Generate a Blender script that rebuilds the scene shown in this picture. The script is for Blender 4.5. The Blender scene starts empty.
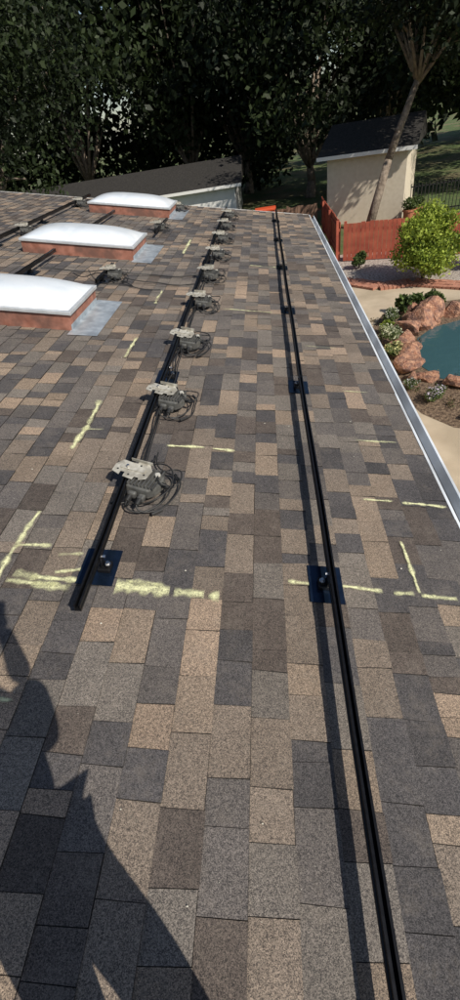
import bpy, math, random
import numpy as np
from mathutils import Vector, Matrix, Euler, noise
random.seed(7); rng=np.random.default_rng(7)
S=bpy.context.scene
S.view_settings.view_transform='Standard'; S.view_settings.look='None'; S.view_settings.exposure=0
F=446.0;H=1.68;A=math.radians(11);RR=0.075
ca,sa=math.cos(A),math.sin(A)
RW=Matrix.Rotation(A,4,'Y')
def R2W(u,d,h=0): return RW@Vector((u,d,h))
SUN=Vector((.76,-.66,.871)).normalized()
GZ=-2.95

# ---------------------------------------------------------------- helpers
def link(o,parent=None):
    S.collection.objects.link(o)
    if parent: o.parent=parent
    return o
def empty(name,loc=(0,0,0),rot=(0,0,0),parent=None):
    o=bpy.data.objects.new(name,None); o.location=loc; o.rotation_euler=rot; o.empty_display_size=.1
    return link(o,parent)
def roofroot(name,loc=(0,0,0)):
    e=empty(name,RW@Vector(loc),(0,A,0)); return e
def mesh(name,v,f,mat=None,parent=None,smooth=False,cols=None):
    me=bpy.data.meshes.new(name); me.from_pydata([tuple(p) for p in v],[],f); me.update()
    if cols is not None:
        a=me.color_attributes.new('Col','FLOAT_COLOR','POINT')
        arr=np.ones((len(v),4),dtype=np.float32); arr[:,:3]=np.array(cols,dtype=np.float32)
        a.data.foreach_set('color',arr.ravel())
    if smooth:
        for p in me.polygons: p.use_smooth=True
    o=bpy.data.objects.new(name,me)
    if mat: me.materials.append(mat)
    return link(o,parent)
def bevel(o,w=.004,seg=2):
    m=o.modifiers.new('b','BEVEL'); m.width=w; m.segments=seg; m.limit_method='ANGLE'; return o
BOXF=[(0,3,2,1),(4,5,6,7),(0,1,5,4),(1,2,6,5),(2,3,7,6),(3,0,4,7)]
def boxv(x0,x1,y0,y1,z0,z1):
    return [(x0,y0,z0),(x1,y0,z0),(x1,y1,z0),(x0,y1,z0),(x0,y0,z1),(x1,y0,z1),(x1,y1,z1),(x0,y1,z1)]
def box(name,x0,x1,y0,y1,z0,z1,mat,parent=None,bv=0):
    o=mesh(name,boxv(x0,x1,y0,y1,z0,z1),BOXF,mat,parent)
    if bv: bevel(o,bv)
    return o
def boxes(name,L,mat,parent=None,bv=0):
    v=[];f=[]
    for b in L:
        n=len(v); v+=boxv(*b); f+=[tuple(i+n for i in q) for q in BOXF]
    o=mesh(name,v,f,mat,parent)
    if bv: bevel(o,bv)
    return o
def prism(name,poly,z0,z1,mat,parent=None,bv=0):
    n=len(poly); v=[(x,y,z0) for x,y in poly]+[(x,y,z1) for x,y in poly]
    f=[tuple(range(n))[::-1],tuple(range(n,2*n))]+[(i,(i+1)%n,n+(i+1)%n,n+i) for i in range(n)]
    o=mesh(name,v,f,mat,parent)
    if bv: bevel(o,bv)
    return o
def cylv(c0,c1,r0,r1,n=12):
    c0=Vector(c0);c1=Vector(c1); z=(c1-c0).normalized(); x=z.orthogonal().normalized(); y=z.cross(x)
    v=[]
    for c,r in((c0,r0),(c1,r1)):
        for i in range(n):
            a=2*math.pi*i/n; v.append(c+x*math.cos(a)*r+y*math.sin(a)*r)
    f=[(i,(i+1)%n,n+(i+1)%n,n+i) for i in range(n)]+[tuple(range(n))[::-1],tuple(range(n,2*n))]
    return v,f
def cyl(name,c0,c1,r0,r1,mat,parent=None,n=12):
    v,f=cylv(c0,c1,r0,r1,n); return mesh(name,v,f,mat,parent)
def cable(name,pts,r,mat,parent=None):
    cu=bpy.data.curves.new(name,'CURVE'); cu.dimensions='3D'; cu.bevel_depth=r; cu.bevel_resolution=2; cu.resolution_u=6
    sp=cu.splines.new('NURBS'); sp.points.add(len(pts)-1)
    for p,q in zip(sp.points,pts): p.co=(*q,1)
    sp.use_endpoint_u=True; sp.order_u=4
    cu.materials.append(mat)
    return link(bpy.data.objects.new(name,cu),parent)

# ---------------------------------------------------------------- materials
def mat(name,col=(.5,.5,.5),rough=.8,metal=0,spec=None):
    m=bpy.data.materials.new(name); m.use_nodes=True; b=m.node_tree.nodes['Principled BSDF']
    b.inputs['Base Color'].default_value=(*col,1); b.inputs['Roughness'].default_value=rough; b.inputs['Metallic'].default_value=metal
    if spec is not None: b.inputs['Specular IOR Level'].default_value=spec
    return m
def N(m,t,**k):
    n=m.node_tree.nodes.new(t)
    for a,b in k.items(): setattr(n,a,b)
    return n
def L(m,a,b): m.node_tree.links.new(a,b)
def noisy(name,c1,c2,scale,rough=.8,metal=0,detail=5,bump=0,bscale=None,c3=None,s3=1.0,spec=None,dist=.01,useattr=False):
    m=mat(name,c1,rough,metal,spec); b=m.node_tree.nodes['Principled BSDF']
    tc=N(m,'ShaderNodeTexCoord')
    no=N(m,'ShaderNodeTexNoise'); no.inputs['Scale'].default_value=scale; no.inputs['Detail'].default_value=detail
    L(m,tc.outputs['Object'],no.inputs['Vector'])
    cr=N(m,'ShaderNodeValToRGB'); cr.color_ramp.elements[0].position=.35; cr.color_ramp.elements[1].position=.65
    cr.color_ramp.elements[0].color=(*c1,1); cr.color_ramp.elements[1].color=(*c2,1)
    L(m,no.outputs['Fac'],cr.inputs['Fac']); out=cr.outputs['Color']
    if c3:
        n3=N(m,'ShaderNodeTexNoise'); n3.inputs['Scale'].default_value=s3; n3.inputs['Detail'].default_value=4
        L(m,tc.outputs['Object'],n3.inputs['Vector'])
        r3=N(m,'ShaderNodeValToRGB'); r3.color_ramp.elements[0].position=.45; r3.color_ramp.elements[1].position=.62
        L(m,n3.outputs['Fac'],r3.inputs['Fac'])
        mx=N(m,'ShaderNodeMix',data_type='RGBA'); L(m,r3.outputs['Color'],mx.inputs[0]); L(m,out,mx.inputs[6]); mx.inputs[7].default_value=(*c3,1)
        out=mx.outputs[2]
    L(m,out,b.inputs['Base Color'])
    if bump:
        nb=N(m,'ShaderNodeTexNoise'); nb.inputs['Scale'].default_value=bscale or scale; nb.inputs['Detail'].default_value=4
        L(m,tc.outputs['Object'],nb.inputs['Vector'])
        bp=N(m,'ShaderNodeBump'); bp.inputs['Strength'].default_value=bump; bp.inputs['Distance'].default_value=dist
        L(m,nb.outputs['Fac'],bp.inputs['Height']); L(m,bp.outputs['Normal'],b.inputs['Normal'])
    return m
def attrmat(name,rough=.6,trans=0.0):
    m=mat(name,(1,1,1),rough); b=m.node_tree.nodes['Principled BSDF']
    at=N(m,'ShaderNodeAttribute'); at.attribute_name='Col'; L(m,at.outputs['Color'],b.inputs['Base Color'])
    b.inputs['Specular IOR Level'].default_value=.3
    if trans:
        tr=N(m,'ShaderNodeBsdfTranslucent'); L(m,at.outputs['Color'],tr.inputs['Color'])
        mx=N(m,'ShaderNodeMixShader'); mx.inputs[0].default_value=trans
        L(m,b.outputs[0],mx.inputs[1]); L(m,tr.outputs[0],mx.inputs[2])
        L(m,mx.outputs[0],m.node_tree.nodes['Material Output'].inputs[0])
    return m

# shingle material : per tab colour * granules
def shingle_mat():
    m=mat('shingle_granules',(1,1,1),.85); b=m.node_tree.nodes['Principled BSDF']; b.inputs['Specular IOR Level'].default_value=.4
    at=N(m,'ShaderNodeAttribute'); at.attribute_name='Col'
    tc=N(m,'ShaderNodeTexCoord')
    def mul(a,bb):
        x=N(m,'ShaderNodeMix',data_type='RGBA',blend_type='MULTIPLY'); x.inputs[0].default_value=1; L(m,a,x.inputs[6]); L(m,bb,x.inputs[7]); return x.outputs[2]
    def ramp(src,p0,c0,p1,c1):
        r=N(m,'ShaderNodeValToRGB'); e=r.color_ramp.elements; e[0].position=p0; e[1].position=p1
        e[0].color=(*c0,1); e[1].color=(*c1,1); L(m,src,r.inputs['Fac']); return r.outputs['Color']
    v=N(m,'ShaderNodeTexVoronoi'); v.inputs['Scale'].default_value=430; L(m,tc.outputs['Object'],v.inputs['Vector'])
    sep=N(m,'ShaderNodeSeparateColor'); L(m,v.outputs['Color'],sep.inputs[0])
    g=ramp(sep.outputs[0],.05,(.36,.36,.38),.98,(1.9,1.84,1.76))
    n=N(m,'ShaderNodeTexNoise'); n.inputs['Scale'].default_value=90; n.inputs['Detail'].default_value=6; n.inputs['Roughness'].default_value=.8; L(m,tc.outputs['Object'],n.inputs['Vector'])
    g2=ramp(n.outputs['Fac'],.3,(.6,.6,.6),.7,(1.36,1.34,1.3))
    n2=N(m,'ShaderNodeTexNoise'); n2.inputs['Scale'].default_value=.8; n2.inputs['Detail'].default_value=6; L(m,tc.outputs['Object'],n2.inputs['Vector'])
    g3=ramp(n2.outputs['Fac'],.3,(.82,.83,.86),.7,(1.18,1.15,1.1))
    c=mul(mul(mul(at.outputs['Color'],g),g2),g3)
    n4=N(m,'ShaderNodeTexNoise'); n4.inputs['Scale'].default_value=7; n4.inputs['Detail'].default_value=10; n4.inputs['Roughness'].default_value=.85; L(m,tc.outputs['Object'],n4.inputs['Vector'])
    s=ramp(n4.outputs['Fac'],.5,(0,0,0),.75,(.5,.5,.5))
    mx=N(m,'ShaderNodeMix',data_type='RGBA'); L(m,s,mx.inputs[0]); L(m,c,mx.inputs[6]); mx.inputs[7].default_value=(.24,.205,.17,1)
    L(m,mx.outputs[2],b.inputs['Base Color'])
    bp=N(m,'ShaderNodeBump'); bp.inputs['Strength'].default_value=.6; bp.inputs['Distance'].default_value=.0015
    L(m,sep.outputs[0],bp.inputs['Height']); L(m,bp.outputs['Normal'],b.inputs['Normal'])
    return m
M_sh=shingle_mat()
M_deck=mat('asphalt_underlay',(.02,.02,.02),.9)
M_rail=noisy('black_anodised_rail',(.012,.012,.013),(.02,.02,.022),40,.3,.6)
M_foot=mat('black_foot',(.015,.015,.017),.4,.5)
M_flash=noisy('black_flashing_sky_tint',(.012,.024,.05),(.02,.036,.07),15,.2,.7)  # black sheet; the blue of reflected sky is tinted into its base colour
M_steel=mat('stainless_bolt',(.6,.6,.6),.25,1)
M_cable=mat('black_cable',(.02,.02,.02),.5)
M_plate=noisy('weathered_aluminium_plate',(.42,.40,.34),(.64,.62,.55),22,.5,.3,detail=8,c3=(.33,.31,.26),s3=14)
M_body=noisy('inverter_casing',(.06,.06,.06),(.14,.14,.13),25,.5,.2,bump=.3)
M_acry=noisy('white_acrylic',(.58,.64,.70),(.76,.79,.82),2.2,.22,0,detail=10,c3=(.66,.71,.76),s3=9,bump=.12,bscale=7)
M_frame=noisy('skylight_frame_metal',(.55,.58,.6),(.66,.68,.7),12,.4,.4)
M_curb=noisy('red_brown_curb',(.22,.085,.055),(.38,.17,.12),9,.75,detail=9,bump=.3,bscale=30,c3=(.16,.08,.06),s3=5)
M_galv=noisy('galvanised_flashing',(.42,.48,.53),(.6,.65,.69),14,.38,.5,c3=(.34,.38,.42),s3=5,bump=.2,bscale=6)
M_gut=noisy('gutter_paint',(.62,.67,.72),(.72,.76,.8),5,.45,c3=(.48,.51,.54),s3=2,detail=9)
M_stucco=noisy('beige_stucco',(.56,.49,.38),(.62,.55,.44),6,.9,bump=.3,bscale=80)
M_white=noisy('white_siding',(.66,.66,.63),(.74,.74,.72),3,.8)
M_darkroof=noisy('dark_shingle_roof',(.028,.027,.026),(.05,.047,.044),12,.95,spec=.1)
M_glass=mat('window_glass',(.03,.04,.05),.08)
M_trim=mat('white_trim',(.7,.7,.68),.5)
M_conc=noisy('patio_concrete',(.46,.37,.265),(.54,.45,.33),1.4,.9,detail=9,c3=(.38,.31,.22),s3=.8,bump=.3,bscale=60)
M_joint=mat('concrete_joint',(.14,.12,.1),.95)
M_mulch=noisy('bark_mulch',(.06,.035,.022),(.24,.17,.11),18,.95,detail=9,bump=1,bscale=30,dist=.04)
M_gravel=noisy('gravel',(.18,.15,.13),(.55,.49,.43),16,.95,detail=9,bump=1,bscale=25,dist=.04)
M_grass=noisy('grass',(.05,.09,.022),(.1,.14,.04),6,.95,detail=9,c3=(.16,.14,.07),s3=.35,bump=.8,bscale=40,dist=.05)
M_brick=noisy('red_brick_paver',(.34,.14,.09),(.45,.22,.15),5,.85,bump=.4,bscale=30)
M_rock=noisy('red_sandstone',(.29,.125,.075),(.54,.31,.2),4,.9,detail=10,c3=(.2,.11,.085),s3=2.5,bump=1,bscale=9,dist=.06)
M_fence=noisy('red_stained_wood',(.30,.06,.035),(.45,.11,.06),3,.8,detail=9,bump=.4,bscale=25)
M_brown=noisy('brown_wood',(.12,.07,.045),(.2,.12,.08),6,.9)
M_redp=mat('red_paint',(.62,.09,.03),.5)
M_bark=noisy('bark',(.13,.10,.075),(.26,.21,.165),7,.95,detail=8,bump=1,bscale=15,dist=.04)
M_leaf=attrmat('leaves',.6,.25)
M_iron=mat('black_iron',(.02,.02,.02),.5,.4)
M_skin=mat('skin',(.45,.27,.19),.6); M_shirt=noisy('blue_shirt',(.06,.09,.16),(.08,.12,.2),30,.9); M_jean=noisy('work_jeans',(.04,.055,.09),(.07,.09,.13),40,.9)
M_terra=mat('terracotta',(.42,.15,.08),.8)
M_water=mat('pool_water',(.04,.095,.11),.06); 
b=M_water.node_tree.nodes['Principled BSDF']; tc=N(M_water,'ShaderNodeTexCoord'); nz=N(M_water,'ShaderNodeTexNoise'); nz.inputs['Scale'].default_value=3; nz.inputs['Detail'].default_value=3
L(M_water,tc.outputs['Object'],nz.inputs['Vector']); bp=N(M_water,'ShaderNodeBump'); bp.inputs['Strength'].default_value=.35; bp.inputs['Distance'].default_value=.05
L(M_water,nz.outputs['Fac'],bp.inputs['Height']); L(M_water,bp.outputs['Normal'],b.inputs['Normal'])
def chalkmat(name,lo,hi):
    m=mat(name,(.82,.82,.48),.95); b=m.node_tree.nodes['Principled BSDF']
    tc=N(m,'ShaderNodeTexCoord'); n=N(m,'ShaderNodeTexNoise'); n.inputs['Scale'].default_value=50; n.inputs['Detail'].default_value=9; n.inputs['Roughness'].default_value=.9
    L(m,tc.outputs['Object'],n.inputs['Vector']); r=N(m,'ShaderNodeValToRGB'); r.color_ramp.elements[0].position=lo; r.color_ramp.elements[1].position=hi
    at=N(m,'ShaderNodeAttribute'); at.attribute_name='Col'
    mu=N(m,'ShaderNodeMath',operation='MULTIPLY')
    L(m,n.outputs['Fac'],r.inputs['Fac']); L(m,r.outputs['Color'],mu.inputs[0]); L(m,at.outputs['Color'],mu.inputs[1]); L(m,mu.outputs[0],b.inputs['Alpha'])
    return m
M_chalk=chalkmat('yellow_chalk',.37,.56)

# ---------------------------------------------------------------- HOUSE ROOF
house=empty('house')
UE=1.28; C=.143; D0,D1=-3.6,12.2; UR=-7.0
PAL=[((.066,.064,.068),2.8),((.098,.091,.089),3.2),((.134,.123,.113),3.2),((.168,.141,.118),3),((.208,.168,.133),2.2),((.25,.196,.152),1.0),((.084,.071,.064),2.4)]
pc=[p[0] for p in PAL]; pw=[p[1] for p in PAL]
v=[];f=[];cl=[]
ncourse=int((UE-UR)/C)+1
for i in range(ncourse):
    u1=UE-i*C; u0=u1-C
    d=D0+random.uniform(-.2,0); thick=random.random()<.5; col=random.choices(pc,pw)[0]
    wob=random.uniform(-.002,.002); sk0=0
    while d<D1:
        w=random.choice([.07,.1,.13,.15,.17,.19,.22,.25])*random.uniform(.88,1.12)
        e=min(d+w,D1)
        if e-d<.03: break
        if random.random()<.88: col=random.choices(pc,pw)[0]
        k=random.uniform(.86,1.14); c=tuple(x*k for x in col)
        t=(.0082 if thick else .0042)+random.uniform(-.0006,.0006)
        thick=not thick
        g=.0011; uu=u1+wob+random.uniform(-.002,.002)+(0 if thick else .001); sk1=random.uniform(-.006,.006)
        n=len(v)
        kk=[random.uniform(.9,1.1) for _ in range(4)]
        v+=[(u0,d+g,.0012),(u0,e-g,.0012),(uu,e-g+sk1,t),(uu+random.uniform(-.0015,.0015),d+g+sk0,t+random.uniform(0,.001)),(u0,d+g,-.003),(u0,e-g,-.003),(uu,e-g+sk1,-.003),(uu,d+g+sk0,-.003)]
        cl+=[tuple(x*q for x in c) for q in kk]+[(.015,.015,.015)]*4
        f.append((n,n+3,n+2,n+1))
        m0=len(v)
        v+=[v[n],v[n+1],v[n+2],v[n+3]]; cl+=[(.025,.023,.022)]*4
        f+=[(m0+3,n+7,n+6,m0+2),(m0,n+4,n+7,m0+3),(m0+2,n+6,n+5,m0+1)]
        d=e; sk0=sk1
sh=mesh('shingles',v,f,M_sh,house,cols=cl); sh.rotation_euler=(0,A,0)
dk=box('roof_deck',UR,UE-.01,D0,D1-.01,-.05,-.004,M_deck,house); dk.rotation_euler=(0,A,0)
rdg=R2W(UR,0,0)
bs=mesh('roof_back_slope',[(rdg.x,D0,rdg.z),(rdg.x,D1,rdg.z),(rdg.x-7,D1,rdg.z-7*math.tan(A)),(rdg.x-7,D0,rdg.z-7*math.tan(A))],[(0,1,2,3)],M_darkroof,house)
o=box('rake_fascia',UR,UE,D1+.001,D1+.025,-.16,.006,M_trim,house); o.rotation_euler=(0,A,0)
o=box('drip_edge',UE+.002,UE+.02,D0,D1,-.02,.004,M_gut,house); o.rotation_euler=(0,A,0)
gp=[(UE+.022,-.012),(UE+.022,-.115),(UE+.09,-.115),(UE+.115,-.06),(UE+.125,-.012),(UE+.108,-.012),(UE+.106,-.02),(UE+.116,-.022),(UE+.107,-.06),(UE+.085,-.107),(UE+.03,-.107),(UE+.03,-.012)]
n=len(gp); vv=[(x,D0,z) for x,z in gp]+[(x,D1+.02,z) for x,z in gp]
ff=[(i,(i+1)%n,n+(i+1)%n,n+i) for i in range(n)]+[tuple(range(n)),tuple(range(n,2*n))[::-1]]
o=mesh('gutter',vv,ff,M_gut,house); o.rotation_euler=(0,A,0)
o=box('gutter_debris',UE+.031,UE+.104,D0,D1,-.106,-.085,M_mulch,house); o.rotation_euler=(0,A,0)
hx=R2W(UE,0,0).x-.35
box('house_wall',-13,hx,D0+.3,D1-.3,GZ,-.35,M_stucco,house)

# ---------------------------------------------------------------- CHALK
cv=[];cf=[];cc=[]
def stroke(pts,w,dens,h=.0108):
    dens*=1.3
    pts=[Vector(p) for p in pts]
    for a,b in zip(pts[:-1],pts[1:]):
        Lh=(b-a).length; k=max(2,int(Lh/.02)); dr=(b-a).normalized(); nr=Vector((-dr.y,dr.x))
        base=len(cv)
        for i in range(k+1):
            t=i/k; p=a+(b-a)*t; wob=noise.noise(Vector((p.x*6,p.y*6,3)))*.012
            ww=w*(.4+1.3*abs(noise.noise(Vector((p.x*15,p.y*15,9)))))
            p=p+nr*wob; dd=dens*(.75+1.1*noise.noise(Vector((p.x*7,p.y*7,1)))) * (0.3 if i in(0,k) else 1)
            for s in (-2.2,-.5,.5,2.2):
                q=p+nr*ww*.5*s; cv.append((q.x,q.y,h)); e=0.0 if abs(s)>1 else max(0,min(1,dd)); cc.append((e,e,e))
        for i in range(k):
            for j in range(3):
                n=base+i*4+j; cf.append((n,n+1,n+5,n+4))
def fl(pts,w,dens): stroke(pts,w,dens)
fl([(-1.03,1.18),(-1.05,1.4),(-1.02,1.72)],.022,1.1)
fl([(-1.05,1.47),(-.87,1.48)],.02,1.1)
fl([(-1.0,1.25),(-.75,1.25)],.022,1.2)
fl([(-.98,1.3),(-.86,1.28)],.02,.9)
fl([(-.9,1.285),(-.62,1.28)],.024,1.3)
fl([(-.88,1.245),(-.7,1.23)],.03,1.1)
fl([(-.5,1.265),(-.25,1.26)],.05,1.8)
fl([(-.23,1.26),(-.09,1.255)],.04,1.6)
fl([(-.07,1.25),(-.02,1.25)],.03,1.0)
fl([(-.46,1.295),(-.3,1.29)],.02,1)
fl([(-.8,1.32),(-.62,1.36)],.022,.8)
fl([(-.82,1.42),(-.7,1.44)],.02,.8)
fl([(-1.04,2.3),(-1.02,2.6),(-1.03,2.95)],.028,1.3)
fl([(-1.05,2.55),(-.9,2.56)],.016,.6)
fl([(-1.03,3.72),(-1.02,4.2)],.024,1.0)
fl([(-1.03,5.2),(-1.03,5.7)],.022,.6)
fl([(-1.03,7.6),(-1.03,8.6)],.034,1.1)
fl([(-.45,2.43),(-.2,2.43)],.018,1.1)
fl([(-.15,2.43),(0,2.42)],.018,1.1)
fl([(.3,1.37),(.46,1.37)],.018,1.0)
fl([(.55,1.36),(.75,1.36)],.016,1.0)
fl([(.8,1.35),(.9,1.35)],.018,1.0)
fl([(.93,1.345),(1.1,1.34)],.024,1.2)
fl([(.93,1.36),(.92,1.7)],.017,1.1)
fl([(.77,2.03),(.95,2.03)],.016,1.0)
fl([(1.0,2.02),(1.26,2.02)],.017,1.1)
fl([(.76,2.67),(1.12,2.67)],.018,1.0)
fl([(.84,3.4),(1.05,3.4)],.014,.7)
fl([(.6,4.3),(.9,4.3)],.013,.45)
fl([(-.25,5.2),(.3,5.2)],.02,.7)
fl([(.0,7.2),(.4,7.2)],.024,.6)
fl([(-.95,.71),(-.74,.71)],.012,.9)
ch=mesh('chalk_marks',cv,cf,M_chalk,cols=cc); ch.rotation_euler=(0,A,0)
dv=[];df=[]
for i in range(140):
    u=random.uniform(-3,1.2); d=random.uniform(.1,8); s=random.choice([.0015,.002,.003,.005])
    n=len(dv); dv+=[(u-s,d,.0095),(u,d-s*.6,.0105),(u+s,d,.0095),(u,d+s*.8,.0125)]; df.append((n,n+1,n+2,n+3))
o=mesh('roof_debris',dv,df,mat('pale_debris',(.6,.58,.5),.9)); o.rotation_euler=(0,A,0)

# ---------------------------------------------------------------- RAILS
RT=.12; RB=.078
def rail(name,u,d0,d1,feet,side=-1,bow=0.0):
    r=roofroot(name,(u,d0,0)); ln=d1-d0
    w=.0145; pr=[(-w,RB),(w,RB),(w,RB+.012),(w-.003,RB+.015),(w-.003,RT-.012),(w,RT-.009),(w,RT),(.006,RT),(.006,RT-.005),(w-.006,RT-.006),(w-.006,RB+.006),(-w+.006,RB+.006),(-w+.006,RT-.006),(-.006,RT-.005),(-.006,RT),(-w,RT),(-w,RT-.009),(-w+.003,RT-.012),(-w+.003,RB+.015),(-w,RB+.012)]
    n=len(pr); K=24; v=[];f=[]
    for k in range(K+1):
        y=ln*k/K; x=bow*math.sin(math.pi*k/K)+.003*math.sin(k*1.3)*(1 if 0<k<K else 0)
        v+=[(a+x,y,b) for a,b in pr]
    for k in range(K):
        for i in range(n):
            j=(i+1)%n; f.append((k*n+i,k*n+j,(k+1)*n+j,(k+1)*n+i))
    f+=[tuple(range(n)),tuple(range(K*n,K*n+n))[::-1]]
    mesh('rail_profile',v,f,M_rail,r)
    for k,fd in enumerate(feet):
        y=fd-d0
        o=prism('flashing_%d'%k,[(-.1 if side<0 else -.085,y-.1),(.06 if side<0 else .085,y-.1),(.06 if side<0 else .085,y+.12),(-.1 if side<0 else -.085,y+.12)],.0105,.0125,M_flash,r)
        o=prism('foot_base_%d'%k,[(side*.03+a,y+b2) for a,b2 in [(-.03,-.03),(.03,-.03),(.03,.03),(-.03,.03)]],.0126,.036,M_foot,r,bv=.004)
        s=side*.0195
        box('foot_upright_%d'%k,min(s-.004,s+.004),max(s-.004,s+.004),y-.02,y+.02,.036,.114,M_foot,r,bv=.002)
        cyl('foot_post_%d'%k,(side*.045,y-.003,.036),(side*.045,y-.003,.05),.015,.013,M_foot,r)
        cyl('washer_%d'%k,(side*.045,y-.003,.0501),(side*.045,y-.003,.053),.014,.014,M_steel,r,14)
        cyl('lag_bolt_%d'%k,(side*.045,y-.003,.0531),(side*.045,y-.003,.063),.009,.009,M_steel,r,6)
        cyl('t_bolt_%d'%k,(s+side*.0041,y,.098),(s+side*.02,y,.098),.008,.008,M_steel,r,6)
    return r
feet=[1.36,3.4,5.3,7.2,9.1,11.0]
rail('solar_mounting_rail',-.6,1.07,11.6,feet,side=1)
rail('solar_mounting_rail',.5,-1.6,12.0,[-.6]+feet,side=-1,bow=-.02)
rail('solar_mounting_rail',-3.72,6.2,12.0,[7.2,9.1,11])
rail('solar_mounting_rail',-2.72,5.3,6.85,[6.0])
rail('solar_mounting_rail',-2.72,8.4,10.2,[9.1])
rail('solar_mounting_rail',-1.62,8.5,9.8,[9.2])

# ---------------------------------------------------------------- MICROINVERTERS
def inverter(u,d,rot=0,sc=1.0,seed=0):
    rd=random.Random(seed)
    e=empty('solar_microinverter',RW@Vector((u,d,0)),(0,0,0)); e.rotation_euler=(RW@Matrix.Rotation(rot,4,'Z')).to_euler(); e.scale=(sc,)*3
    tl=Euler((math.radians(rd.uniform(4,12)),math.radians(rd.uniform(-5,3)),0))
    pl=empty('mounting_plate',(0,0,.134),tl,e)
    prism('plate_sheet',[(-.075,-.04),(-.03,-.055),(-.03,-.03),(-.005,-.03),(-.005,-.06),(.05,-.066),(.055,-.045),(.08,-.045),(.085,-.06),(.12,-.04),(.13,.02),(.105,.055),(.04,.06),(.035,.045),(.0,.045),(-.045,.05),(-.075,.01)],0,.003,M_plate,pl)
    box('flange',-.004,.118,.056,.0595,.0031,.022,M_plate,pl)
    prism('plate_rib',[(-.04,-.01),(.1,-.01),(.1,.014),(-.04,.014)],.0031,.009,M_plate,pl,bv=.002)
    for k,(x,y) in enumerate([(.02,-.04),(.1,-.02),(-.05,-.02),(.06,.035)]):
        cyl('hole_%d'%k,(x,y,.0031),(x,y,.0036),.006,.006,M_cable,pl,10)
    cyl('clamp_bolt',(0,0,.121),(0,0,.158),.008,.008,M_steel,e,6)
    prism('casing',[(.03,-.095),(.155,-.1),(.18,-.07),(.195,-.02),(.19,.05),(.165,.08),(.03,.08),(.022,.06),(.022,-.06)],.045,.102,M_body,e,bv=.008)
    boxes('cooling_fins',[(.035+.02*i,.041+.02*i,-.088,.07,.1022,.118) for i in range(8)],M_body,e)
    box('nose_lobe',.05,.1,-.13,-.101,.05,.088,M_body,e,bv=.01)
    box('nose_lobe_2',.11,.15,-.14,-.101,.045,.08,M_body,e,bv=.01)
    cyl('status_cap',(.16,.02,.119),(.16,.02,.127),.016,.014,M_plate,e)
    for k,(x,y) in enumerate([(.07,-.131),(.13,-.141)]):
        cyl('cable_gland_%d'%k,(x,y,.068),(x,y-.035,.062),.014,.011,M_cable,e)
    cyl('side_gland',(.19,.0,.08),(.235,-.005,.074),.014,.011,M_cable,e)
    j=lambda s=.03: rd.uniform(-s,s)
    cable('dc_cable_1',[(.07,-.166,.062),(.07,-.2,.05),(.13,-.21+j(),.03),(.22+j(),-.15,.03),(.25,-.06+j(),.05),(.24+j(),.04,.07),(.19,.1,.06),(.1,.13,.05),(.04,.12,.04)],.0045,M_cable,e)
    cable('dc_cable_2',[(.13,-.176,.062),(.14,-.2,.04),(.2,-.19+j(),.025),(.27+j(),-.1,.025),(.28+j(),.03+j(),.04),(.25,.1+j(),.04),(.2,.16,.03),(.05,.17,.03),(.03,.3,.05)],.0045,M_cable,e)
    cable('ac_cable',[(.235,-.005,.074),(.27,-.01,.09),(.28+j(),.06,.1+j()),(.25,.13+j(),.1),(.18,.12,.09),(.15,.02,.13),(.19,-.05,.125),(.23,-.02,.1)],.004,M_cable,e)
    if seed%2==0: cable('ac_cable_2',[(.02,.1,.06),(.08,.14,.09+j()),(.16,.13,.12),(.24+j(),.09,.12),(.26,-.02,.09),(.22,-.12,.06+j()),(.14,-.16,.04),(.06,-.14,.04),(.02,-.2,.05)],.004,M_cable,e)
    cable('trunk_cable',[(-.0,-.2,.05),(.03,-.11,.045),(.05,-.02,.04),(.04,.1,.05),(.035,.25,.045)],.006,M_cable,e)
    cyl('mc4_connector',(.24,.1,.045),(.2,.155,.036),.009,.009,M_cable,e,8)
    cyl('mc4_connector_2',(.25,-.13,.03),(.215,-.18,.028),.009,.009,M_cable,e,8)
    return e
for k,dd in enumerate([1.98,2.95,4.05,5.2,6.33,7.46,8.6,9.75,10.9]):
    inverter(-.6+.01,dd,rot=random.uniform(-.3,.1),sc=1.06,seed=k)
inverter(-1.78,6.0,rot=.1,seed=31); inverter(-1.75,9.15,rot=-.1,seed=32); inverter(-1.7,12.0-.6,rot=0,seed=33)
inverter(-3.72,8.1,seed=34);inverter(-3.72,11.0,seed=35)
rail('solar_mounting_rail',-1.78,5.55,6.35,[5.9])
pts=[(-1.55,5.95,.05),(-1.3,5.9,.03),(-1.1,6.0,.02),(-.9,5.85,.02),(-.75,5.95,.03),(-.62,5.9,.06)]
tc_=roofroot('trunk_cable_run')
cable('wire_1',pts,.006,M_cable,tc_)
cable('wire_2',[(-2.7,6.1,.06),(-2.4,6.25,.02),(-2.1,6.1,.02),(-1.8,6.15,.1),(-1.5,6.2,.03),(-1.2,6.35,.02),(-.95,6.2,.02),(-.62,6.35,.06)],.006,M_cable,tc_)
cable('wire_3',[(-2.0,6.0,.1),(-1.9,5.8,.03),(-1.7,5.75,.02),(-1.45,5.85,.02),(-1.3,5.6,.02),(-1.05,5.7,.02)],.005,M_cable,tc_)
cable('wire_4',[(-2.2,6.0,.05),(-2.05,5.85,.02),(-1.9,5.95,.1),(-1.75,5.8,.12),(-1.55,5.9,.04),(-1.4,5.75,.02)],.006,M_cable,tc_)
P=[]; d=1.75
while d<11.5:
    P.append((-.565+random.uniform(-.006,.02),d,random.uniform(.03,.085))); d+=.16
cable('wire_along_rail',P,.0055,M_cable,tc_)
P=[]; d=1.9
while d<11.3:
    P.append((-.55+random.uniform(-.01,.03),d,random.uniform(.02,.06))); d+=.21
cable('wire_along_rail_2',P,.0045,M_cable,tc_)

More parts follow.
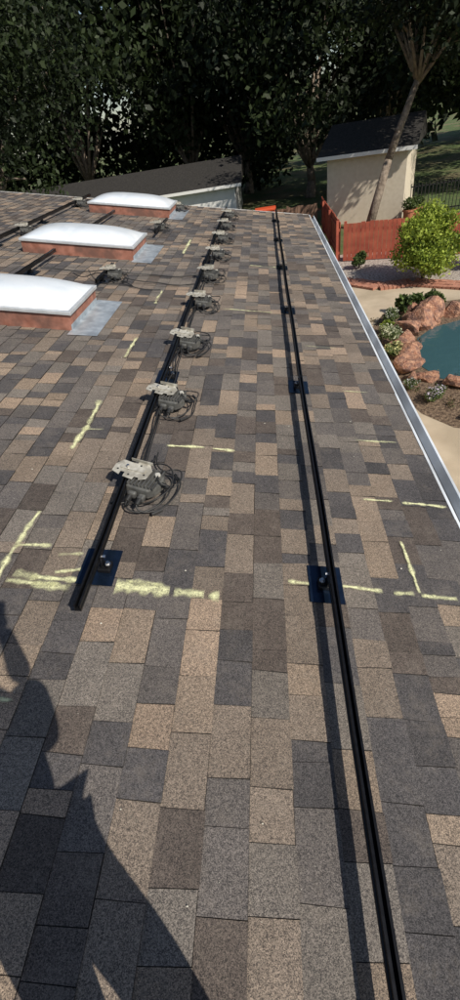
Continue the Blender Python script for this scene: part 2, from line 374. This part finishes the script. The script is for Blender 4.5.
# ---------------------------------------------------------------- SKYLIGHTS
def skylight(u0,u1,d0,d1,hc=.15):
    cx,cy=(u0+u1)/2,(d0+d1)/2; e=roofroot('skylight',(cx,cy,0)); a=(u1-u0)/2; b_=(d1-d0)/2
    boxes('curb',[(-a,a,-b_,-b_+.04,.0,hc),(-a,a,b_-.04,b_,.0,hc),(-a,-a+.04,-b_+.041,b_-.041,.0,hc),(a-.04,a,-b_+.041,b_-.041,.0,hc)],M_curb,e,bv=.004)
    g=.02
    boxes('frame',[(-a-g,a+g,-b_-g,-b_+.05,hc+.001,hc+.035),(-a-g,a+g,b_-.05,b_+g,hc+.001,hc+.035),(-a-g,-a+.05,-b_+.051,b_-.051,hc+.001,hc+.035),(a-.05,a+g,-b_+.051,b_-.051,hc+.001,hc+.035)],M_frame,e,bv=.006)
    nx,ny=36,24; v=[];f=[]
    for j in range(ny+1):
        for i in range(nx+1):
            x=-1+2*i/nx; y=-1+2*j/ny
            z=.125*((1-abs(x)**3.2)**.75)*((1-abs(y)**2.6)**.75)
            v.append((x*(a-.01),y*(b_-.01),hc+.036+z))
    for j in range(ny):
        for i in range(nx):
            n=j*(nx+1)+i; f.append((n,n+1,n+nx+2,n+nx+1))
    mesh('acrylic_dome',v,f,M_acry,e,smooth=True)
    mesh('flashing_apron',[(a-.01,-b_-.12,.0105),(a+.27,-b_-.1,.0105),(a+.27,b_+.08,.0105),(a-.01,b_+.08,.0105)],[(0,1,2,3)],M_galv,e)
    box('flashing_upstand',a+.001,a+.004,-b_-.002,b_+.002,.0115,.06,M_galv,e)
    return e
skylight(-3.2,-1.66,4.25,5.1); skylight(-3.25,-1.66,7.0,7.95); skylight(-3.3,-1.68,10.45,11.45)

# ---------------------------------------------------------------- GROUND
ground=mesh('ground',[(-300,-300,GZ),(300,-300,GZ),(300,600,GZ),(-300,600,GZ)],[(0,1,2,3)],M_grass)
def sheet(name,poly,dz,m,parent=None):
    return mesh(name,[(x,y,GZ+dz) for x,y in poly],[tuple(range(len(poly)))],m,parent)
sheet('patio',[(hx,-4),(14,-4),(14,14.2),(6,14.0),(4.6,14.9),(3.6,14.9),(2.8,15.9),(hx,16.2)],.004,M_conc)
jl=[]
for y in [0,3,6.2,9.2,12.4]: jl.append((hx,2.55,y,y+.015,GZ+.0045,GZ+.0075))
boxes('patio_joints',jl,M_joint)
bl=[]
path=[(2.0,16.6),(2.8,16.05),(3.6,15.15),(4.6,15.15),(5.9,14.2),(8,14.3),(13,14.4)]
for (x0,y0),(x1,y1) in zip(path[:-1],path[1:]):
    Lh=math.hypot(x1-x0,y1-y0); k=int(Lh/.12); 
    for i in range(k):
        t=(i+.5)/k; bl.append((x0+(x1-x0)*t,y0+(y1-y0)*t,math.atan2(y1-y0,x1-x0)))
v=[];f=[]
for x,y,a in bl:
    for s in (-.16,.06,.28):
        cx=x-math.sin(a)*s; cy=y+math.cos(a)*s; n=len(v); R=Matrix.Rotation(a+random.uniform(-.04,.04),3,'Z')
        for p in boxv(-.052,.052,-.1,.1,0,.07+random.uniform(-.008,.008)):
            q=R@Vector(p); v.append((cx+q.x,cy+q.y,GZ+.005+q.z))
        f+=[tuple(i+n for i in q) for q in BOXF]
mesh('brick_edging',v,f,M_brick)
sheet('gravel_bed',[(1.2,16.9),(2.8,16.3),(3.7,15.4),(4.7,15.4),(6,14.5),(14,14.6),(14,19),(1.2,20)],.008,M_gravel)
bed=[(2.78,11.9),(2.62,10.8),(2.58,9.6),(2.68,8.4),(2.9,7.5),(3.3,6.95),(4.2,6.6),(6,6.4),(9,6.3),(9,13.0),(5.5,13.3),(4.3,13.3),(3.3,12.9)]
sheet('planting_bed_soil',bed,.008,M_mulch)
pool=[(3.4,9.4),(3.45,10.2),(3.7,10.95),(4.2,11.5),(5.2,11.9),(6.6,11.9),(7.8,11.2),(8.2,10),(7.8,8.7),(6.6,8.1),(5.2,8.1),(4.2,8.3),(3.6,8.8)]
sheet('pool_water',pool,.016,M_water)
def rock(x,y,s,seed,flat=.75):
    import bmesh
    rd=random.Random(seed); bm=bmesh.new(); bmesh.ops.create_icosphere(bm,subdivisions=3,radius=1)
    off=Vector((rd.uniform(0,50),rd.uniform(0,50),rd.uniform(0,50))); pl=[Vector((rd.gauss(0,1),rd.gauss(0,1),rd.gauss(0,.8))).normalized() for _ in range(12)]
    ph=[rd.uniform(.5,.85) for _ in pl]
    for vt in bm.verts:
        c=vt.co.copy()
        for p_,h_ in zip(pl,ph):
            k=c.dot(p_)
            if k>h_: c-=p_*(k-h_)*.95
        c*=1+.16*noise.noise(c*1.6+off)+.09*noise.noise(c*5+off)
        vt.co=c
    me=bpy.data.meshes.new('boulder'); bm.to_mesh(me); bm.free(); me.materials.append(M_rock)
    o=bpy.data.objects.new('boulder',me); s*=1.15; o.location=(x,y,GZ+s*flat*.5); o.scale=(s*rd.uniform(.8,1.2),s*rd.uniform(.8,1.2),s*flat*rd.uniform(.8,1.15)); o.rotation_euler=(0,0,rd.uniform(0,6))
    link(o)
RK=[(3.28,10.65,.3),(3.55,11.3,.3),(3.95,11.75,.33),(4.35,12.25,.36),(4.9,12.2,.3),(5.5,12.35,.3),(6.3,12.3,.35),(3.22,9.95,.3),(3.1,9.35,.27),(3.35,8.8,.22),(3.78,8.45,.22),(3.05,8.8,.15),(4.15,8.15,.25),(4.7,7.95,.25),(5.4,7.85,.3),(6.4,7.8,.3),(7.5,8.2,.35),(8.3,9,.35),(8.5,10.3,.35),(7.7,11.7,.35),(2.98,10.3,.2),(4.0,12.7,.26),(3.75,7.15,.24),(4.6,7.1,.22),(3.42,10.25,.17),(3.3,9.6,.16),(3.75,12.1,.2),(4.3,11.75,.18)]
for k,(x,y,s) in enumerate(RK): rock(x,y,s,k)

# ---------------------------------------------------------------- FOLIAGE
def leafmesh(name,blobs,n,size,cols,parent=None,shell=.55,flowers=None,asp=.55):
    B=np.array([b[:3] for b in blobs]); Rr=np.array([b[3] for b in blobs]); 
    p=Rr**2; p=p/p.sum(); idx=rng.choice(len(blobs),n,p=p)
    dr=rng.normal(size=(n,3)); dr/=np.linalg.norm(dr,axis=1)[:,None]
    rad=Rr[idx]*(shell+(1-shell)*rng.random(n)**.6)*(1+.15*rng.normal(size=n))
    pos=B[idx]+dr*rad[:,None]*np.array([1,1,.8])
    a=rng.normal(size=(n,3))+dr*.2; a/=np.linalg.norm(a,axis=1)[:,None]
    b_=np.cross(a,rng.normal(size=(n,3))); b_/=np.linalg.norm(b_,axis=1)[:,None]
    s=size*(.6+.8*rng.random(n))[:,None]
    v=np.stack([pos-a*s,pos+b_*s*asp,pos+a*s,pos-b_*s*asp],1).reshape(-1,3)
    cb=np.array(cols); bt=rng.random(len(blobs))[idx]; t=np.clip(bt*.6+rng.random(n)*.5,0,.999)
    c=cb[(t*len(cb)).astype(int)]*(0.75+.5*rng.random(n))[:,None]
    if flowers:
        fc,fr=flowers; msk=(rng.random(n)<fr)&(dr[:,2]>-.1); c[msk]=np.array(fc)*(.8+.3*rng.random(msk.sum()))[:,None]
    c=np.repeat(c,4,0)
    me=bpy.data.meshes.new(name); me.vertices.add(4*n); me.vertices.foreach_set('co',v.astype(np.float32).ravel())
    me.loops.add(4*n); me.loops.foreach_set('vertex_index',np.arange(4*n,dtype=np.int32))
    me.polygons.add(n); me.polygons.foreach_set('loop_start',np.arange(0,4*n,4,dtype=np.int32)); me.polygons.foreach_set('loop_total',np.full(n,4,dtype=np.int32))
    me.update(calc_edges=True); at=me.color_attributes.new('Col','FLOAT_COLOR','POINT'); arr=np.ones((4*n,4),np.float32); arr[:,:3]=c; at.data.foreach_set('color',arr.ravel())
    me.materials.append(M_leaf); return link(bpy.data.objects.new(name,me),parent)
DK=[(.008,.013,.006),(.012,.02,.008),(.018,.029,.01),(.028,.043,.014)]
def tree(name,x,y,h,cr,trunk_h,lean=(0,0),n=9000,leaf=.2,cols=DK,tr=.3,z0=GZ,nb=30,seed=1):
    rd=random.Random(seed); e=empty(name,(x,y,z0))
    top=Vector((lean[0],lean[1],trunk_h)); v=[];f=[]
    def seg(a,b,r0,r1):
        vv,ff=cylv(a,b,r0,r1,10); n0=len(v); v.extend(vv); f.extend([tuple(i+n0 for i in q) for q in ff])
    mid=top*.5+Vector((rd.uniform(-.15,.15),rd.uniform(-.15,.15),0))
    seg((0,0,-.1),mid,tr*1.25,tr*.95); seg(mid,top,tr*.95,tr*.7)
    blobs=[]; cc=top+Vector((0,0,(h-trunk_h)*.5)); hz=(h-trunk_h)*.5
    for i in range(nb):
        dv_=Vector((rd.gauss(0,1),rd.gauss(0,1),rd.gauss(0,1))).normalized()*rd.uniform(.35,.95)
        c=cc+Vector((dv_.x*cr,dv_.y*cr,dv_.z*hz)); blobs.append((c.x,c.y,c.z,rd.uniform(.24,.4)*cr))
        if i%3==0:
            k=top+(c-top)*.45+Vector((0,0,.1*cr)); seg(top-Vector((0,0,.2)),k,tr*.45,tr*.25); seg(k,c,tr*.25,tr*.06)
    mesh('trunk_and_limbs',v,f,M_bark,e,smooth=True)
    leafmesh('crown',blobs,n,leaf,cols,e,shell=.3)
    return e
def shrub(name,x,y,r,hh,n,size,cols,flowers=None,nb=14,seed=3):
    rd=random.Random(seed); e=empty(name,(x,y,GZ)); bl=[]
    for i in range(nb):
        a=rd.uniform(0,6.28); q=rd.uniform(0,.65)*r; z=rd.uniform(.3,.8)*hh; bl.append((math.cos(a)*q,math.sin(a)*q,z,rd.uniform(.22,.42)*min(r,hh)))
    v=[];f=[]
    for i in range(6):
        b0=bl[i%len(bl)]; vv,ff=cylv((0,0,-.02),b0[:3],.02*r+.005,.008*r+.002,6); n0=len(v); v+=vv; f+=[tuple(i_+n0 for i_ in q) for q in ff]
    mesh('stems',v,f,M_bark,e); leafmesh('foliage',bl,n,size,cols,e,shell=.35,flowers=flowers)
    return e
YG=[(.07,.11,.015),(.15,.21,.03),(.24,.31,.04),(.33,.4,.06)]
GG=[(.03,.05,.015),(.06,.09,.025),(.1,.14,.04),(.14,.18,.07)]
shrub('large_green_shrub',5.0,15.5,1.25,2.15,18000,.045,YG,nb=30,seed=5)
shrub('white_flowering_shrub',3.0,10.75,.36,.5,2600,.022,GG,flowers=((.75,.76,.55),.4),seed=6)
shrub('white_flowering_shrub',3.35,12.1,.34,.45,2400,.022,GG,flowers=((.7,.72,.6),.3),seed=7)
shrub('yellow_flowering_shrub',2.9,9.95,.3,.45,2200,.022,GG,flowers=((.75,.72,.35),.4),seed=8)
shrub('lavender_bush',3.25,7.9,.3,.35,2200,.018,GG,flowers=((.62,.56,.66),.4),seed=9)
shrub('lavender_bush',2.95,8.5,.2,.25,1200,.018,GG,flowers=((.7,.68,.66),.3),seed=10)
shrub('leafy_plant',3.9,12.75,.4,.5,1800,.05,GG,seed=11)
shrub('leafy_plant',4.6,13.0,.35,.45,1800,.05,GG,seed=12)
shrub('leafy_plant',3.95,7.6,.2,.22,900,.03,GG,seed=13)
shrub('leafy_plant',3.4,17.6,.35,.6,1600,.04,GG,seed=14)
shrub('leafy_plant',3.1,11.5,.25,.35,900,.03,YG,seed=15)
shrub('leafy_plant',7.2,15.6,.9,1.2,3600,.06,GG,seed=16)
leafmesh('ground_cover',[(2.9+random.random()*1.0,7.2+random.random()*5.4,GZ+.03,.12) for _ in range(40)],1600,.022,[(.06,.09,.03),(.12,.1,.05),(.2,.14,.08)],shell=.1)

# ---------------------------------------------------------------- FENCES
def board_fence(name,p0,p1,h,m,bw=.14):
    e=empty(name,(p0[0],p0[1],GZ),(0,0,math.atan2(p1[1]-p0[1],p1[0]-p0[0]))); Lh=math.hypot(p1[0]-p0[0],p1[1]-p0[1]); k=int(Lh/(bw+.012)); bl=[]
    for i in range(k):
        x=i*(bw+.012); t=h+random.uniform(-.025,.025); bl.append((x,x+bw,random.uniform(-.006,0),.02+random.uniform(0,.006),.03,t))
    boxes('boards',bl,m,e)
    boxes('rails',[(0,Lh,.028,.06,.25,.34),(0,Lh,.028,.06,h-.3,h-.21)],m,e)
    boxes('posts',[(x,x+.09,.061,.15,0,h+.05) for x in np.arange(0,Lh,2.4)],m,e)
    return e
board_fence('red_wooden_fence',(3.0,18.8),(9.5,17.0),1.25,M_fence)
board_fence('red_wooden_fence',(2.9,18.9),(2.9,25.5),1.3,M_fence)
board_fence('brown_wooden_fence',(-1.2,24.4),(2.75,24.5),1.2,M_brown)
e=empty('black_metal_fence',(6.9,25.2,GZ))
boxes('bars',[(x,x+.025,0,.025,0,1.3) for x in np.arange(0,14,.16)]+[(0,14,.03,.05,1.15,1.2),(0,14,.03,.05,.15,.2)],M_iron,e)
for k,(x,y) in enumerate([(6.6,24.0),(7.0,24.3)]):
    e=empty('terracotta_pot',(x,y,GZ)); cyl('pot',(0,0,0),(0,0,.45),.18,.26,M_terra,e,16); cyl('rim',(0,0,.451),(0,0,.52),.29,.29,M_terra,e,16)
    leafmesh('potted_plant',[(0,0,.7,.3)],500,.05,GG,e)

# ---------------------------------------------------------------- NEIGHBOUR BUILDINGS
def nhouse(name,x0,x1,y0,y1,h,rh,wm,rot=0):
    e=empty(name,(x0,y0,GZ),(0,0,rot)); w=x1-x0; dp=y1-y0
    box('walls',0,w,0,dp,0,h,wm,e)
    ov=.4; v=[(-ov,-ov,h+.003),(w+ov,-ov,h+.003),(w+ov,dp+ov,h+.003),(-ov,dp+ov,h+.003),(-ov,dp/2,h+rh),(w+ov,dp/2,h+rh)]
    mesh('roof',v,[(0,1,5,4),(2,3,4,5),(0,4,3),(1,2,5),(0,3,2,1)],M_darkroof,e)
    box('fascia',-ov,w+ov,-ov-.03,-ov-.001,h-.12,h+.02,M_trim,e)
    return e
nhouse('beige_stucco_house',3.2,6.7,26.0,32,2.75,1.0,M_stucco,rot=-.32)
nhouse('white_house',-15,-1.4,30,38,1.95,1.0,M_white)
e=empty('red_storage_bin',(.2,25.6,GZ)); e.location.y=24.0; prism('bin_body',[(-.4,-.3),(.45,-.3),(.45,.25),(-.4,.25)],0,1.3,M_redp,e,bv=.03); prism('bin_lid',[(-.45,-.35),(.5,-.35),(.5,.3),(-.45,.3)],1.301,1.4,M_redp,e,bv=.02)
boxes('bin_ribs',[(x,x+.05,-.33,-.301,.1,1.2) for x in (-.35,-.05,.25)],M_redp,e)

# ---------------------------------------------------------------- TREES
tree('oak_tree',4.7,23.4,10.5,3.9,4.9,lean=(1.8,.9),n=24000,leaf=.095,tr=.17,seed=21,nb=54)
tree('oak_tree',12.5,31,12,5.5,2.2,n=15000,leaf=.17,seed=22,nb=48)
tree('oak_tree',3.2,36,14,6.0,1.8,n=22000,leaf=.17,seed=23,nb=54)
tree('oak_tree',-5,41,18,6.5,2.0,n=16000,leaf=.22,seed=24,nb=54)
tree('oak_tree',-13,41,20,7,2.4,n=14000,leaf=.22,seed=25,nb=50)
tree('oak_tree',-21,36,20,7,2.4,n=12000,leaf=.24,seed=26,nb=44)
tree('oak_tree',-11,22,13,5.0,3.2,n=26000,leaf=.105,seed=27,nb=60)
tree('oak_tree',-1,43,17,6.0,2.0,n=14000,leaf=.22,seed=37,nb=56)
tree('oak_tree',9,42,17,7,2,n=12000,leaf=.23,seed=28,nb=50)
tree('oak_tree',20,40,16,7,3,n=9000,leaf=.25,seed=29,nb=40)
bl=[]
for i in range(190):
    a=math.radians(random.uniform(20,160)); r_=random.uniform(56,70); bl.append((math.cos(a)*r_,math.sin(a)*r_,GZ+random.uniform(1,22),random.uniform(2.8,4.8)))
leafmesh('distant_tree_line',bl,30000,.6,DK,shell=.2)
leafmesh('tall_hedge',[(x+random.uniform(-.4,.4),45+random.uniform(-1,1),GZ+z,1.7) for x in np.arange(-34,2,1.5) for z in (1.2,3.2,5)],16000,.24,DK,shell=.3)

# ---------------------------------------------------------------- PHOTOGRAPHER (stands behind the camera, casts the shadow)
cam_w=R2W(0,0,H)
ph=empty('photographer',(0,0,0))
def skinned(name,verts,edges,rad,mt,root=0):
    me=bpy.data.meshes.new(name); me.from_pydata([tuple(p) for p in verts],edges,[]); o=bpy.data.objects.new(name,me); link(o,ph)
    m=o.modifiers.new('s','SKIN'); m.use_smooth_shade=True
    for i,r in enumerate(rad):
        sv=me.skin_vertices[0].data[i]; sv.radius=(r,r) if not isinstance(r,tuple) else r
    me.skin_vertices[0].data[root].use_root=True
    s=o.modifiers.new('ss','SUBSURF'); s.levels=2; s.render_levels=2
    me.materials.append(mt); return o
fx=cam_w.x-.19; fy=-.27
def gz(x): return -x*math.tan(A)
zf=gz(fx)
Vt=[(fx,fy,zf+.92),(fx,fy,zf+1.12),(fx,fy+.0,zf+1.32),(fx,fy+.02,zf+1.47),(fx,fy+.06,zf+1.55),
 (fx-.19,fy,zf+1.4),(fx-.24,fy+.05,zf+1.18),(fx-.0,fy+.17,zf+1.42),
 (fx+.19,fy,zf+1.38),(fx+.22,fy+.06,zf+1.2),(fx+.2,fy+.15,zf+1.38)]
skinned('shirt',Vt,[(0,1),(1,2),(2,3),(3,4),(2,5),(5,6),(6,7),(2,8),(8,9),(9,10)],[(.2,.15),(.2,.16),(.21,.16),.085,.06,.085,.065,.05,.09,.085,.07],M_shirt)
skinned('jeans',[(fx,fy,zf+.95),(fx-.1,fy,zf+.85),(fx-.13,fy+.02,zf+.48),(fx-.15,fy-.03,gz(fx-.15)+.1),(fx+.1,fy,zf+.85),(fx+.13,fy+.02,zf+.48),(fx+.15,fy-.03,gz(fx+.15)+.1)],[(0,1),(1,2),(2,3),(0,4),(4,5),(5,6)],[.15,.11,.085,.065,.11,.085,.065],M_jean)
for s in(-.15,.15):
    x=fx+s; skinned('boot',[(x,fy-.08,gz(x)+.05),(x,fy+.05,gz(x)+.05),(x,fy+.15,gz(x)+.04)],[(0,1),(1,2)],[.05,.05,.04],M_foot)
skinned('head',[(fx,fy+.06,zf+1.54),(fx,fy+.09,zf+1.62),(fx,fy+.1,zf+1.73)],[(0,1),(1,2)],[.055,.085,.085],M_skin)
cyl('cap_brim',(fx,fy+.1,zf+1.74),(fx,fy+.105,zf+1.755),.14,.13,M_jean,ph,20)
def hand(side,w):
    w=Vector(w); fc=[w,w+Vector((side*-.02,.03,.06))]
    skinned('palm',fc,[(0,1)],[.03,.034],M_skin)
    for k in range(4):
        b0=fc[1]+Vector((0,-.01,-.02+.02*k)); skinned('finger_%d'%k,[b0,b0+Vector((-side*.03,.02,.005)),b0+Vector((-side*.055,.01,.005))],[(0,1),(1,2)],[.010,.009,.008],M_skin)
    b0=fc[0]+Vector((0,.01,.03)); skinned('thumb',[b0,b0+Vector((-side*.03,-.02,.01)),b0+Vector((-side*.05,-.03,.02))],[(0,1),(1,2)],[.011,.010,.009],M_skin)

# ---------------------------------------------------------------- CAMERA
Dv=Vector((31,385,-F)).normalized();Ev=Vector((math.cos(RR),-math.sin(RR),0));Nv=Ev.cross(Dv).normalized();Xv=Dv.cross(Nv)
M3=RW.to_3x3()@Matrix((Xv,Dv,Nv))
cd=bpy.data.cameras.new('camera'); cd.sensor_fit='VERTICAL'; cd.sensor_height=36; cd.lens=36*F/1000; cd.clip_start=.02; cd.clip_end=1500
cam=bpy.data.objects.new('camera',cd); link(cam); cam.matrix_world=Matrix.Translation(cam_w)@M3.to_4x4(); S.camera=cam
back=(M3@Vector((0,0,1))); up=(M3@Vector((0,1,0))); rt=(M3@Vector((1,0,0)))
pc_=cam_w+back*.012-up*.045
phn=box('phone',-.037,.037,-.075,.075,-.004,.004,M_foot,ph,bv=.003); phn.matrix_world=Matrix.Translation(pc_)@M3.to_4x4()
hl=pc_-rt*.055+back*.05-up*.03; hr=pc_+rt*.055+back*.05-up*.03
hand(-1,hl); hand(1,hr)
skinned('forearm_skin',[Vt[7],hl],[(0,1)],[.045,.03],M_skin); skinned('forearm_skin_2',[Vt[10],hr],[(0,1)],[.05,.03],M_skin)

# ---------------------------------------------------------------- LIGHT
w=bpy.data.worlds.new('World'); S.world=w; w.use_nodes=True; nt=w.node_tree
bg=nt.nodes['Background']; sk=nt.nodes.new('ShaderNodeTexSky'); sk.sky_type='NISHITA'; sk.sun_disc=False
sk.sun_elevation=math.asin(SUN.z); sk.sun_rotation=math.atan2(SUN.x,SUN.y); sk.altitude=50; sk.dust_density=1
nt.links.new(sk.outputs[0],bg.inputs[0]); bg.inputs[1].default_value=.09
sl=bpy.data.lights.new('sun','SUN'); sl.energy=5.0; sl.angle=math.radians(.5); sl.color=(1,.93,.82)
so=bpy.data.objects.new('sun',sl); link(so); so.rotation_euler=SUN.to_track_quat('Z','Y').to_euler()
